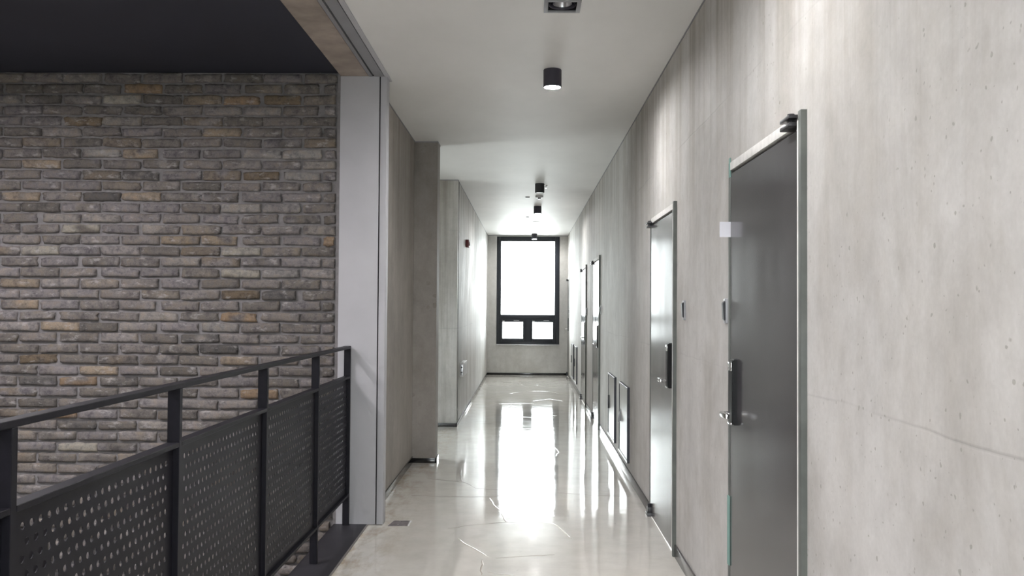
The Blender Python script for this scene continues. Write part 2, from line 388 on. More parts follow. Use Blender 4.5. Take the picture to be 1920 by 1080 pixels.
MARK = [(265, 163, ORANGE), (215, 182, CREAM), (152, 222, BROWN), (38, 368, TAN), (263, 368, TAN), (195, 285, PALE), (268, 285, TAN), (80, 305, TAN),
        (152, 430, CREAM), (74, 473, CREAM), (37, 534, TAN), (37, 575, TAN), (112, 617, TAN), (70, 677, BROWN), (185, 697, TAN), (148, 719, ORANGE), (100, 780, ORANGE),
        (139, 842, CREAM), (70, 719, DARK), (220, 719, DARK), (385, 183, TAN), (430, 185, ORANGE), (530, 184, BROWN), (415, 240, TAN), (490, 327, BROWN),
        (560, 327, PALE), (450, 392, PALE), (525, 392, PALE), (445, 452, TAN), (360, 452, TAN), (448, 473, CREAM), (450, 514, CREAM), (535, 514, PALE), (447, 595, ORANGE),
        (475, 555, BROWN), (620, 452, ORANGE), (440, 680, TAN), (465, 739, ORANGE), (395, 615, PALE), (470, 285, PALE), (550, 288, PALE), (410, 655, DARK), (380, 638, DARK)]
marks = [(at_y(x, y_, YBR), c) for x, y_, c in MARK]
def brick_wall():
    verts, faces, cols = [], [], []
    rows = range(-1, 64)
    for r in rows:
        zc = P_ROW0 - r*ROW
        if zc < -1.75 or zc > 3.2: continue
        x0 = (EVEN0 if r % 2 == 0 else ODD0)
        k = math.floor((X_ATR-x0)/MOD)
        while True:
            xa = x0+k*MOD; xb = xa+MOD; k += 1
            if xa > XCL-.05: break
            xa = max(xa, X_ATR); xb = min(xb, -1.309)
            if xb-xa < .06: continue
            xc = (xa+xb)/2; key = Vector((xc*7.1, r*3.7, 1.3)); rnd = random.Random(r*1000+k)
            c = rnd.choices([t[0] for t in TONES], [t[1] for t in TONES])[0]
            for mp, mc in marks:
                if abs(mp.z-zc) < ROW*.5 and xa < mp.x < xb: c = mc
            cB = rnd.choices([t[0] for t in TONES], [t[1] for t in TONES])[0]
            f = rnd.uniform(.88, 1.12); cB = tuple(v*f for v in cB); c = tuple(v*f for v in c)
            j = .0085
            a, b = xa+j+rnd.uniform(-.004, .006), xb-j-rnd.uniform(-.004, .006)
            if rnd.random() < .10: b -= rnd.uniform(.008, .022)
            hh = .0292+rnd.uniform(-.002, .0025); zo = zc+rnd.uniform(-.0025, .0025); tilt = rnd.uniform(-.004, .004)
            dep = rnd.uniform(-.006, .005); ydep = rnd.uniform(-.004, .004)
            nx, nz = 14, 5; base = len(verts)
            wobb = 1.0 if rnd.random() < .6 else 1.9
            chip = rnd.random() < .22; cc = rnd.choice([0, 1])
            for iz in range(-1, nz+2):
                for ix in range(-1, nx+2):
                    u = min(max(ix, 0), nx)/nx; w = min(max(iz, 0), nz)/nz
                    skirt = ix < 0 or ix > nx or iz < 0 or iz > nz
                    x = a+(b-a)*u; z = zo-hh+2*hh*w+tilt*(u-.5)*2
                    eu = min(u, 1-u)*(b-a); ew = min(w, 1-w)*2*hh
                    n1 = noise.noise(Vector((x*22, r*5.3, w*1.5)))*.5+noise.noise(Vector((x*60, r*9.1, w*3)))*.35
                    n2 = noise.noise(Vector((r*3.1, z*40, k*2.7+u)))
                    if iz <= 0 or iz >= nz: z += n1*.0055*wobb
                    if ix <= 0 or ix >= nx: x += n2*.007*wobb
                    # rounded corners
                    if eu < .012 and ew < .012 and (u < .5) == (cc == 0 or not chip): z += (.004 if w < .5 else -.004)
                    if chip and ((u < .18 and cc == 0) or (u > .82 and cc == 1)) and w > .5: z -= .006*(1-abs(eu)/.05 if eu < .05 else 0)
                    edge = 1 if min(ix, nx-ix) <= 0 or min(iz, nz-iz) <= 0 else 0
                    yy = YBR-.008+dep+ydep*(u-.5)+.0075*edge+noise.noise(Vector((x*30, z*30, r*.7)))*.0035+noise.noise(Vector((x*90, z*90, 3)))*.0012
                    if skirt: yy = YBR+.02
                    q_ = min(1, max(0, noise.noise(Vector((x*9, r*4.4, z*14)))*3-.35))
                    verts.append((x, yy, z)); cols.append(tuple(p0*(1-q_)+p1*q_ for p0, p1 in zip(c, cB)))
            W = nx+3
            for iz in range(nz+2):
                for ix in range(nx+2):
                    q = base+iz*W+ix; faces.append((q, q+1, q+W+1, q+W))
    me = bpy.data.meshes.new('brick'); me.from_pydata(verts, [], faces); me.update()
    at = me.color_attributes.new('brick_colour', 'FLOAT_COLOR', 'POINT')
    for i, c in enumerate(cols): at.data[i].color = (*c, 1)
    me.materials.append(MAT['brick'])
    o = bpy.data.objects.new('brickwork', me); COL.objects.link(o); o.parent = wb
    for p in me.polygons: p.use_smooth = True
brick_wall()
mb = MB(); mb.box((X_ATR, Y_BACK, 3.085), (-1.284, YBR+.06, 3.3))
struct(mb.build('ceiling_stairwell', MAT['dark_ceiling'], smooth=False), 'dark navy ceiling over the stairwell', 'ceiling')
mb = MB(); mb.box((X_ATR-.2, Y_BACK, -3.3), (-1.0, YBR+.06, -3.1))
struct(mb.build('floor_lower', MAT['floor'], smooth=False), 'floor of the storey below in the stairwell', 'floor')
mb = MB(); mb.box((X_ATR-.2, Y_BACK, -3.1), (X_ATR, YBR+.06, 3.3))
struct(mb.build('wall_stairwell', MAT['cross'], smooth=False), 'outer wall of the stairwell on the left', 'wall')
mb = MB(); mb.box((-1.27, Y_BACK, -3.1), (-1.08, YBR, -.25))
struct(mb.build('wall_slab_edge', MAT['cross'], smooth=False), 'concrete wall below the corridor edge', 'wall')
# wall behind the camera, with an opening for an added, unseen daylight window
BX0, BX1, BZ0, BZ1 = -.56, .54, .4, 2.6
mb = MB()
mb.box((X_ATR-.2, Y_BACK-.25, -3.1), (BX0, Y_BACK, 3.3)); mb.box((BX1, Y_BACK-.25, -3.1), (XR+.3, Y_BACK, 3.3))
mb.box((BX0, Y_BACK-.25, -3.1), (BX1, Y_BACK, BZ0)); mb.box((BX0, Y_BACK-.25, BZ1), (BX1, Y_BACK, 3.3))
struct(mb.build('wall_behind', MAT['cross'], smooth=False), 'wall behind the viewer with an added daylight window', 'wall')
# stair landing down in the stairwell, seen dark through the first perforated panel
pl = at_y(88, 1010, 5.98); pt = at_y(60, 990, 5.98)
mb = MB(); mb.box((X_ATR, 4.75, pt.z-.6), (pl.x, 5.98, pt.z), bevel=.004)
struct(mb.build('floor_landing', MAT['plate'], smooth=False), 'dark steel stair landing against the brick wall behind the railing', 'landing')

# steel edge plate at the foot of the railing
mb = MB(); mb.box((-1.297, Y_BACK, -.22), (-1.072, YC-.001, .004), bevel=.002)
struct(mb.build('trim_4', MAT['plate'], smooth=False), 'dark steel plate along the floor edge under the railing', 'trim')
mb = MB(); mb.box((-1.073, Y_BACK, -.01), (-1.060, YC-.002, .003), bevel=.001); mb.box((-1.062, YC-.014, -.01), (-.966, YC+.002, .003), bevel=.001)
struct(mb.build('trim_5', MAT['caulk'], smooth=False), 'pale caulk line between edge plate and floor', 'trim')

# ------------------------------------------------------------------ railing
XRL = -1.21
POSTS = [1.047, 2.047, 3.040, 4.066, 5.078, 6.0-.02]
rl = empty('railing', (XRL, 3.5, 0), 'black steel railing with perforated panels along the stairwell edge', 'railing')
w2 = .0215
for y in POSTS: MB().box((XRL-w2, y-.0125, .004), (XRL+w2, y+.0125, 1.192), bevel=.0015, seg=1).build('post', MAT['rail'], rl)
MB().box((XRL-w2, POSTS[0]-.0125, 1.192), (XRL+w2, POSTS[-1]+.0125, 1.210), bevel=.0015, seg=1).build('top_rail', MAT['rail'], rl)
for a, b in zip(POSTS, POSTS[1:]):
    a += .0125; b -= .0125
    MB().box((XRL-w2, a, .992), (XRL+w2, b, 1.008), bevel=.0015, seg=1).build('middle_rail', MAT['rail'], rl)
    MB().box((XRL-w2, a, .200), (XRL+w2, b, .216), bevel=.0015, seg=1).build('bottom_rail', MAT['rail'], rl)
def perforated(a, b, z0, z1):
    """sheet with real round holes in staggered rows, 2.5 mm thick"""
    n = 22; p = .0404; R = .0098; seg = 12; rows = 18
    marg = ((b-a)-(n-1)*p)/2
    bm = bmesh.new()
    zs = [.946-.04*i for i in range(rows)]
    def quad(y0, y1, za, zb):
        if y1-y0 < 1e-5 or zb-za < 1e-5: return
        bm.faces.new([bm.verts.new((0, y, z)) for y, z in ((y0, za), (y1, za), (y1, zb), (y0, zb))])
    quad(a, b, zs[0]+.02, z1); quad(a, b, z0, zs[-1]-.02)
    for i, z in enumerate(zs):
        off = 0 if i % 2 == 0 else p/2; m = n if i % 2 == 0 else n-1
        s = a+marg+off-p/2
        quad(a, s, z-.02, z+.02); quad(s+m*p, b, z-.02, z+.02)
        for k in range(m):
            c = s+p*(k+.5)
            inn, out = [], []
            for t in range(seg):
                an = 2*math.pi*(t+.5)/seg; cs, sn = math.cos(an), math.sin(an)
                inn.append(bm.verts.new((0, c+R*cs, z+R*sn)))
                sc = 1/max(abs(cs), abs(sn))
                out.append(bm.verts.new((0, c+p/2*cs*sc, z+.02*sn*sc)))
            for t in range(seg):
                t2 = (t+1) % seg; bm.faces.new((inn[t], inn[t2], out[t2], out[t]))
            for q in range(4):                                   # square corners
                t = q*3+1; t0, t1 = out[t], out[(t+0) % seg]
                an = math.pi/4+q*math.pi/2
                cv = bm.verts.new((0, c+math.copysign(p/2, math.cos(an)), z+math.copysign(.02, math.sin(an))))
                bm.faces.new((out[q*3], cv, out[(q*3+1) % seg], ))
                if (out[(q*3+1) % seg].co-cv.co).length > 1e-6 and (out[(q*3+2) % seg].co-cv.co).length > 1e-6:
                    try: bm.faces.new((out[(q*3+1) % seg], cv, out[(q*3+2) % seg]))
                    except ValueError: pass
    bmesh.ops.remove_doubles(bm, verts=bm.verts, dist=2e-5)
    bmesh.ops.dissolve_degenerate(bm, dist=1e-6, edges=bm.edges)
    bmesh.ops.recalc_face_normals(bm, faces=bm.faces)
    g = bmesh.ops.extrude_face_region(bm, geom=bm.faces[:])
    bmesh.ops.translate(bm, vec=(.0025, 0, 0), verts=[v for v in g['geom'] if isinstance(v, bmesh.types.BMVert)])
    return bm
for a, b in zip(POSTS, POSTS[1:]):
    m = MB(); m.bm.free(); m.bm = perforated(a+.0125, b-.0125, .216, .992)
    bmesh.ops.translate(m.bm, vec=(XRL-.001, 0, 0), verts=m.bm.verts)
    m.build('perforated_panel', MAT['rail'], rl, smooth=False)

# ------------------------------------------------------------------ doors in the right wall
def lock(parent, yc, lever_dir):
    lk = MB().prism([(XR-.026, .99), (XR-.020, .985), (XR+.012, .985), (XR+.012, 1.262), (XR-.020, 1.265), (XR-.026, 1.258)], 1, yc-.037, yc+.037, bevel=.005).build('digital_lock', MAT['lock'], parent)
    MB().box((XR-.029, yc-.030, 1.215), (XR-.024, yc+.030, 1.252), bevel=.002).build('lock_highlight_plate', MAT['chrome'], lk)  # chrome plate stands in for the white highlight on the lock face
    m = MB(); m.cyl((XR-.022, yc, 1.03), (XR-.062, yc, 1.03), .011, bevel=.002)
    m.box((XR-.068, min(yc-.012, yc+lever_dir*.105), 1.019), (XR-.052, max(yc+.012, yc+lever_dir*.105), 1.041), bevel=.005)
    m.build('lever_handle', MAT['chrome'], lk)
    m = MB(); m.box((XR-.030, yc-.034, .986), (XR-.024, yc+.034, .996), bevel=.002); m.build('lock_foot', MAT['chrome'], lk)
def pivot(parent, y, z, low, d):
    m = MB()
    if low:
        m.box((XR-.032, y-.05, .002), (XR+.01, y+.05, .024), bevel=.004); m.box((XR-.026, y-.028, .02), (XR+.008, y+.028, .062), bevel=.005)
        m.cyl((XR-.012, y, .06), (XR-.012, y, .085), .012)
    else:
        m.box((XR-.038, y-.055, z-.020), (XR+.01, y+.055, z-.008), bevel=.003); m.box((XR-.038, y-.055, z+.006), (XR+.01, y+.055, z+.018), bevel=.003)
        m.cyl((XR-.015, y, z-.02), (XR-.015, y, z+.03), .012); m.box((XR-.010, y-.04, z-.01), (XR+.008, y+.04, z+.01))
    m.build('pivot_hinge', MAT['dark_plastic'], parent)
DLAB = ['large dark grey steel door nearest the viewer with black digital lock', 'pale reflecting grey steel door, second from the viewer, next to the two near access panels',
        'bright mirror-like steel door just beyond the two near access panels', 'bright mirror-like narrow steel door between third door and far access panels',
        'last door on the right, squeezed against the window wall']
for n, (a, b, far) in enumerate(DOORS):
    d = empty('door_%d' % (n+1), (XR, (a+b)/2, 0), DLAB[n], 'door', kind='structure')
    fw = .034; pr = XR-.020 if n < 4 else XR-.01
    m = MB(); m.box((pr, a, 0), (XR+.10, a+fw, DTOP), bevel=.002); m.build('door_frame', MAT['frame'], d)
    m = MB(); m.box((XR-.006, b-fw, 0), (XR+.10, b, DTOP), bevel=.002); m.build('door_frame', MAT['frame'], d)
    m = MB(); m.box((XR-.006, a+fw, DTOP-.036), (XR+.10, b-fw, DTOP), bevel=.002); m.build('head_frame', MAT['sealant'], d)
    m = MB(); m.box((pr-.001, a+fw-.006, 0), (XR+.09, a+fw+.006, DTOP-.03), bevel=.001); m.build('sealant_bead', MAT['sealant'], d)
    leaf = MB().box((XR-.004, a+fw+.010, .006), (XR+.046, b-fw-.003, DTOP-.051), bevel=.0015, seg=1).build('door_leaf', MAT['door'], d)
    hy = (b-fw-.012) if far else (a+fw+.09)
    pivot(d, hy, DTOP-.045 if far else DTOP-.02, False, 0); 
    if far: pivot(d, hy, 0, True, 0)
    ly = (a+fw+(.185 if n < 4 else .10)) if far else (b-fw-.09)
    lock(d, ly, 1 if far else -1)
    if n == 0:
        e = b-fw
        m = MB(); m.box((XR-.052, e-.004, 1.795), (XR-.004, e-.0028, 1.862)); m.build('film_tab', MAT['film'], d)
        m = MB(); m.box((XR-.0075, e-.002, 2.06), (XR-.0035, e+.020, 2.145)); m.build('tape_end', MAT['teal'], d)
        m = MB(); m.box((XR-.010, e-.003, .36), (XR-.0055, e+.030, .66)); m.build('hanging_tape', MAT['teal'], d)

# ------------------------------------------------------------------ windows
win = empty('window_1', ((WX0+WX1)/2, YF, WZ0), 'tall dark framed corridor window with one big pane over two small ones', 'window', kind='structure')
GX0, GX1 = -.571, .629
d0, d1 = YF+.035, YF+.11
m = MB()
m.box((WX0, d0, WZ0), (GX0, d1, WZ1), bevel=.004); m.box((GX1, d0, WZ0), (WX1, d1, WZ1), bevel=.004)
m.box((GX0, d0, 2.943), (GX1, d1, WZ1), bevel=.004); m.box((GX0, d0, 1.215), (GX1, d1, 1.308), bevel=.004)
m.box((GX0, d0, WZ0), (GX1, d1, .735), bevel=.004); m.box((-.03, d0, .735), (.09, d1, 1.215), bevel=.004)
m.build('window_frame', MAT['win'], win)
m = MB()
for k in range(4):  # inner stepped stop of the big pane
    pass
m.box((GX0, d0+.02, 1.308), (GX0+.012, d1-.01, 2.943)); m.box((GX1-.012, d0+.02, 1.308), (GX1, d1-.01, 2.943))
m.box((GX0, d0+.02, 2.931), (GX1, d1-.01, 2.943)); m.box((GX0, d0+.02, 1.308), (GX1, d1-.01, 1.320))
m.build('glazing_bead', MAT['win'], win)
MB().box((GX0, d1-.03, 1.308), (GX1, d1-.022, 2.943)).build('pane', MAT['glass'], win, smooth=False)
for sx0, sx1, gx0, gx1 in ((GX0-.006, -.026, -.521, -.073), (.086, GX1+.006, .136, .581)):
    s = MB(); e0, e1 = d0-.012, d1-.015
    s.box((sx0, e0, .727), (gx0, e1, 1.222), bevel=.004); s.box((gx1, e0, .727), (sx1, e1, 1.222), bevel=.004)
    s.box((gx0, e0, .727), (gx1, e1, .797), bevel=.004); s.box((gx0, e0, 1.156), (gx1, e1, 1.222), bevel=.004)
    so = s.build('sash', MAT['win'], win)
    MB().box((gx0, e1-.03, .797), (gx1, e1-.022, 1.156)).build('pane', MAT['glass'], so, smooth=False)
    MB().box(((gx0+gx1)/2-.0+.02, e0-.018, 1.185), ((gx0+gx1)/2+.14, e0+.002, 1.200), bevel=.003).build('handle', MAT['grey_plastic'], so)
    MB().box((gx0-.005, e0-.012, 1.168), (gx0+.045, e0+.002, 1.184), bevel=.003).build('catch', MAT['white_plastic'], so)
MB().box((WX0, YF-.02, WZ0-.012), (WX1, d0+.01, WZ0+.010), bevel=.003).build('window_sill', MAT['alu'], win)
w2_ = empty('window_added_rear', ((BX0+BX1)/2, Y_BACK-.1, BZ0), 'added unseen window behind the viewer that brightens the near end', 'window', kind='structure')  # out-of-view window added to brighten surfaces near the camera
m = MB(); e0, e1 = Y_BACK-.16, Y_BACK-.08
nb = 2
for k in range(nb+1):
    x = BX0+(BX1-BX0)*k/nb; m.box((max(BX0, x-.035), e0, BZ0), (min(BX1, x+.035), e1, BZ1), bevel=.003)
m.box((BX0, e0, BZ0), (BX1, e1, BZ0+.06), bevel=.003); m.box((BX0, e0, BZ1-.06), (BX1, e1, BZ1), bevel=.003)
m.build('window_frame', MAT['win'], w2_)
MB().box((BX0, e0+.03, BZ0+.06), (BX1, e0+.038, BZ1-.06)).build('pane', MAT['glass'], w2_, smooth=False)

w3_ = empty('window_added_passage', (-3.3, (PY0+PY1)/2, PZ0), 'added unseen window lighting the corridor from the end of the side passage', 'window', kind='structure')  # out-of-view window added to light the middle of the corridor
m = MB()
for y in (PY0+.03, (PY0+PY1)/2, PY1-.03): m.box((-3.34, y-.03, PZ0), (-3.27, y+.03, PZ1), bevel=.003)
m.box((-3.34, PY0, PZ0), (-3.27, PY1, PZ0+.06), bevel=.003); m.box((-3.34, PY0, PZ1-.06), (-3.27, PY1, PZ1), bevel=.003)
m.build('window_frame', MAT['win'], w3_)
MB().box((-3.31, PY0+.06, PZ0+.06), (-3.302, PY1-.06, PZ1-.06)).build('pane', MAT['glass'], w3_, smooth=False)

# ------------------------------------------------------------------ skirting
H1, H2, t = .046, .075, .011
mb = MB(); mb.box((XA-.001, YC2, 0), (XA+t, YP, H1+.014), bevel=.002)
struct(mb.build('baseboard_recess', MAT['base']), 'black skirting along the recessed wall between column and pier', 'baseboard')
mb = MB(); mb.box((XA+t, YP-t, 0), (XP+t, YP+.001, H1), bevel=.002); mb.box((XP-.001, YP-t, 0), (XP+t, YPB, H1), bevel=.002)
struct(mb.build('baseboard_pier', MAT['base']), 'black skirting around the foot of the pier', 'baseboard')
mb = MB(); mb.box((-3.2, YB-t, 0), (XB+t, YB+.001, H1), bevel=.002); mb.box((XB-.001, YB-t, 0), (XB+t, YF, H1), bevel=.002)
struct(mb.build('baseboard_left', MAT['base']), 'black skirting of the far left wall, shining toward the window', 'baseboard')
mb = MB(); mb.box((XB+t, YF-t, 0), (XR-.02, YF+.001, H1+.004), bevel=.002)
struct(mb.build('baseboard_far', MAT['base']), 'black skirting below the corridor window', 'baseboard')
mb = MB(); y = Y_BACK
for a, b, _ in DOORS: mb.box((XR-t, y, 0), (XR+.001, a, H2), bevel=.003); y = b
struct(mb.build('baseboard_right', MAT['base_r']), 'dark glossy skirting of the right wall between the doors', 'baseboard')
# dark shadow gap strips where walls meet ceiling
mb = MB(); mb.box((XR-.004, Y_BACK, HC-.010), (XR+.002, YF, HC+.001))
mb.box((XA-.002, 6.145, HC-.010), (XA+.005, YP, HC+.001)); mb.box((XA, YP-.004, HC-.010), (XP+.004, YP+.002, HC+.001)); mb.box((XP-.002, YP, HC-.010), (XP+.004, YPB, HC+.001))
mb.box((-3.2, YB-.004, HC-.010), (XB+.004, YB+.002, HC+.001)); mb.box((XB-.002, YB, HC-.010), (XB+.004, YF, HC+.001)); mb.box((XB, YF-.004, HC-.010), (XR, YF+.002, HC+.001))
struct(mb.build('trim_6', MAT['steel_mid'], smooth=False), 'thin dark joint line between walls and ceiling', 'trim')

# ------------------------------------------------------------------ ceiling lamps
CG = 'cylinder ceiling lights'
def ceiling_light(x, y, label, on=True, dark=False, zc=HC, group=CG, lens=None):
    o = empty('ceiling_light', (x, y, zc), label, 'lamp', group)
    R, Hh = .060, .118
    MB().lathe((x, y, zc), [(0, 0), (R-.003, 0), (R, -.003), (R, -Hh+.002), (R-.002, -Hh), (R-.006, -Hh), (R-.007, -Hh+.014), (0, -Hh+.016)]).build('lamp_body', MAT['lamp_black' if dark else 'lamp_body'], o)
    MB().lathe((x, y, zc), [(0, -Hh+.012), (R-.010, -Hh+.012), (R-.009, -Hh+.007), (R-.020, -Hh+.002), (0, -Hh-.001)]).build('lamp_lens', MAT[lens or ('lamp_on' if on else 'lamp_off')], o)
    return o
ceiling_light(.163, 5.84, 'dark cylinder ceiling light, lit, the largest and nearest one below the recessed downlight')
ceiling_light(.160, 11.24, 'black unlit cylinder ceiling light with a small sprinkler beside it', on=False, dark=True)
ceiling_light(.165, 13.76, 'small lit cylinder ceiling light just beyond the smoke detector')
ceiling_light(.161, 18.94, 'farthest lit cylinder ceiling light hanging in front of the window top')
for y in (2.9, .3, -2.0): ceiling_light(.163, y, 'added unseen cylinder light above and behind the viewer', group='added lights behind the viewer')  # repeats of the corridor lamp, added out of view to brighten the near end
for x, y in ((-2.75, 3.95), (-4.1, 3.95), (-2.4, 1.2), (-3.9, 1.2)): ceiling_light(x, y, 'added unseen cylinder light on the dark stairwell ceiling', zc=3.085, group='added stairwell lights', lens='lamp_added_stair')  # unseen lamps added overhead to light the brick wall

rd = empty('recessed_downlight', (.178, 4.601, HC), 'square recessed downlight with silver rim, unlit, at top of the picture', 'lamp')
m = MB(); r0, r1, q0, q1 = RX0-.004, RX1+.004, RY0-.006, RY1+.006; fb = .022
m.box((r0, q0, HC-.004), (r0+fb, q1, HC+.004), bevel=.001); m.box((r1-fb, q0, HC-.004), (r1, q1, HC+.004), bevel=.001)
m.box((r0+fb, q0, HC-.004), (r1-fb, q0+fb, HC+.004), bevel=.001); m.box((r0+fb, q1-fb, HC-.004), (r1-fb, q1, HC+.004), bevel=.001)
m.build('rim', MAT['steel_mid'], rd)
m = MB(); s0, s1, u0, u1 = RX0+.001, RX1-.001, RY0+.001, RY1-.001; zt = HC+.12
m.box((s0, u0, HC+.004), (s0+.004, u1, zt)); m.box((s1-.004, u0, HC+.004), (s1, u1, zt)); m.box((s0, u0, HC+.004), (s1, u0+.004, zt)); m.box((s0, u1-.004, HC+.004), (s1, u1, zt)); m.box((s0, u0, zt-.004), (s1, u1, zt))
m.build('housing', MAT['lamp_black'], rd, smooth=False)
cx, cy_ = .178, 4.601
MB().lathe((cx, cy_, HC), [(.068, .006), (.071, .004), (.071, .03), (.062, .036), (.064, .012), (.068, .006)]).build('gimbal_ring', MAT['lamp_body'], rd)
MB().lathe((cx, cy_, HC), [(.050, .012), (.047, .022), (.034, .050), (.012, .070), (0, .072)]).build('reflector', MAT['alu'], rd)
MB().lathe((cx, cy_, HC), [(.012, .070), (.014, .050), (.009, .036), (0, .034)], seg=20).build('bulb', MAT['lamp_off'], rd)

def disc(name, x, y, r, h, mat, label, cat, extra=None):
    o = empty(name, (x, y, HC), label, cat)
    MB().lathe((x, y, HC), [(0, 0), (r, 0), (r, -h*.6), (r*.8, -h), (0, -h)], seg=28).build('housing', mat, o)
    if extra: MB().lathe((x, y, HC), [(0, -h+.001), (extra, -h+.001), (extra*.9, -h-.018), (0, -h-.018)], seg=20).build('sensor', MAT['dark_plastic'], o)
    return o
disc('smoke_detector', .172, 12.47, .055, .030, MAT['white_plastic'], 'white smoke detector with dark sensor between two cylinder lights', 'detector', .024)
o = empty('ceiling_sprinkler', (.242, 11.40, HC), 'tiny chrome sprinkler head beside the black unlit ceiling light', 'sprinkler')
MB().lathe((.242, 11.40, HC), [(0, 0), (.022, 0), (.020, -.006), (.008, -.010), (.008, -.030), (0, -.030)], seg=18).build('collar', MAT['chrome'], o)
MB().lathe((.242, 11.40, HC), [(0, -.030), (.014, -.031), (.014, -.034), (0, -.035)], seg=18).build('deflector', MAT['chrome'], o)
for name, x, y, r, lab in (('ceiling_sensor', .006, 12.62, .032, 'small grey ceiling sensor left of the smoke detector'), ('ceiling_sensor', .008, 15.4, .028, 'tiny ceiling sensor far down the corridor, left of the lights'),
                       ('ceiling_cover', .170, 12.02, .055, 'flat white ceiling cover between black lamp and smoke detector'), ('ceiling_cover', .170, 16.3, .075, 'flat ceiling cover between the two far lit lamps')):
    o = MB().lathe((x, y, HC), [(0, 0), (r, 0), (r, -.006), (r*.75, -.011), (0, -.012)], seg=24).build(name, MAT['grey_plastic' if 'sensor' in name else 'white_plastic'])
    tag(o, lab, 'ceiling fitting')

# ------------------------------------------------------------------ access panels low on the right wall
AG = 'steel access panels low on the right wall'
def access_panel(a, b, label, handle):
    z0, z1 = .137, .790
    o = empty('access_panel', (XR, (a+b)/2, z0), label, 'access panel', AG)
    f = .020; x0 = XR-.022
    m = MB(); m.box((x0, a, z0), (XR+.002, a+f, z1), bevel=.0015, seg=1); m.box((x0, b-f, z0), (XR+.002, b, z1), bevel=.0015, seg=1)
    m.box((x0, a+f, z0), (XR+.002, b-f, z0+f), bevel=.0015, seg=1); m.box((x0, a+f, z1-f), (XR+.002, b-f, z1), bevel=.0015, seg=1)
    fr = m.build('panel_frame', MAT['panel_edge'], o)
    MB().box((x0-.0015, a+.002, z0+.002), (x0+.0005, b-.002, z0+f), bevel=.0005, seg=1).build('edge_strip', MAT['alu'], fr)
    MB().box((x0-.0015, a+.002, z1-f), (x0+.0005, b-.002, z1-.002), bevel=.0005, seg=1).build('edge_strip', MAT['alu'], fr)
    MB().box((x0+.004, a+f, z0+f), (XR+.001, b-f, z1-f)).build('panel_door', MAT['panel_face'], o, smooth=False)
    yh = b-.11
    m = MB()
    if handle == 'wedge':
        m.prism([(x0+.004, .432), (x0-.022, .436), (x0-.022, .446), (x0+.003, .548)], 1, yh-.024, yh+.024, bevel=.002)
        m.cyl((x0-.012, yh, .420), (x0-.012, yh, .440), .008, seg=16)
    else:
        m.box((x0-.012, yh-.012, .42), (x0+.005, yh+.012, .56), bevel=.003)
    m.build('handle', MAT['grey_plastic' if handle == 'wedge' else 'dark_plastic'], o)
access_panel(7.69, 8.376, 'mirror-bright access panel with wedge handle, nearer of the two beside the second door', 'wedge')
access_panel(8.82, 9.50, 'mirror-bright access panel with slim black handle, right after the wedge-handled one', 'bar')
access_panel(15.52, 16.15, 'dark edged access panel beyond the fourth door, nearer of the far pair', 'bar')
access_panel(16.62, 17.28, 'dark edged access panel closest to the window, farther of the far pair', 'bar')

# doorbells on the right wall
def bell(y, z, label):
    o = empty('doorbell', (XR, y, z), label, 'doorbell', 'doorbells beside the doors')
    MB().box((XR-.010, y-.024, z-.056), (XR+.001, y+.024, z+.056), bevel=.004).build('back_plate', MAT['white_plastic' if y > 9 else 'grey_plastic'], o)
    MB().prism([(XR-.009, z-.044), (XR-.017, z-.040), (XR-.022, z+.038), (XR-.009, z+.046)], 1, y-.017, y+.017, bevel=.003).build('push_button', MAT['dark_plastic'], o)
bell(5.03, 1.47, 'slim grey doorbell on bare wall between first and second door, next to second door frame')
bell(3.985, 1.47, 'slim grey doorbell right at the far edge of the large dark door')
bell(10.62, 1.455, 'white and black doorbell just before the third door')
bell(13.07, 1.425, 'small doorbell on the narrow wall strip between third and fourth door')
bell(18.50, 1.40, 'tiny doorbell just before the last door near the window')

# left wall bits
al = empty('fire_alarm', (XB, 12.45, 2.37), 'dark red fire alarm box high on the far left wall', 'alarm')
MB().box((XB-.001, 12.36, 2.32), (XB+.045, 12.55, 2.425), bevel=.006).build('case', MAT['red'], al)
MB().cyl((XB+.044, 12.455, 2.372), (XB+.055, 12.455, 2.372), .03, bevel=.003).build('sounder', MAT['red'], al)
ob = empty('outlet_box', (XB, 11.75, .66), 'white outlet box low on the far left wall near its corner', 'outlet box')
MB().box((XB-.001, 11.42, .578), (XB+.055, 12.05, .755), bevel=.008).build('case', MAT['white_plastic'], ob)
m = MB(); m.box((XB+.010, 11.414, .60), (XB+.046, 11.421, .735), bevel=.002); m.build('cover_plate', MAT['alu'], ob)
for z in (.635, .70):
    MB().cyl((XB+.028, 11.409, z), (XB+.028, 11.415, z), .011, seg=16).build('socket', MAT['dark_plastic'], ob)
fb_ = empty('floor_box', (-.86, 6.05, 0), 'small grey metal floor cover plate in front of the steel column foot', 'floor cover')
MB().prism([(-.925, 5.975), (-.795, 5.985), (-.795, 6.125), (-.905, 6.12)], 2, -.002, .003, bevel=.0008).build('cover_plate', plain('worn floor cover', (.16, .14, .15), .4, var=.4, nscale=25), fb_)
MB().box((-.790, 5.985, -.001), (-.783, 6.125, .004), bevel=.001).build('rim', MAT['white_plastic'], fb_)
for y in (6.01, 6.10): MB().cyl((-.86, y, .002), (-.86, y, .0045), .006, seg=12).build('screw', MAT['alu'], fb_)

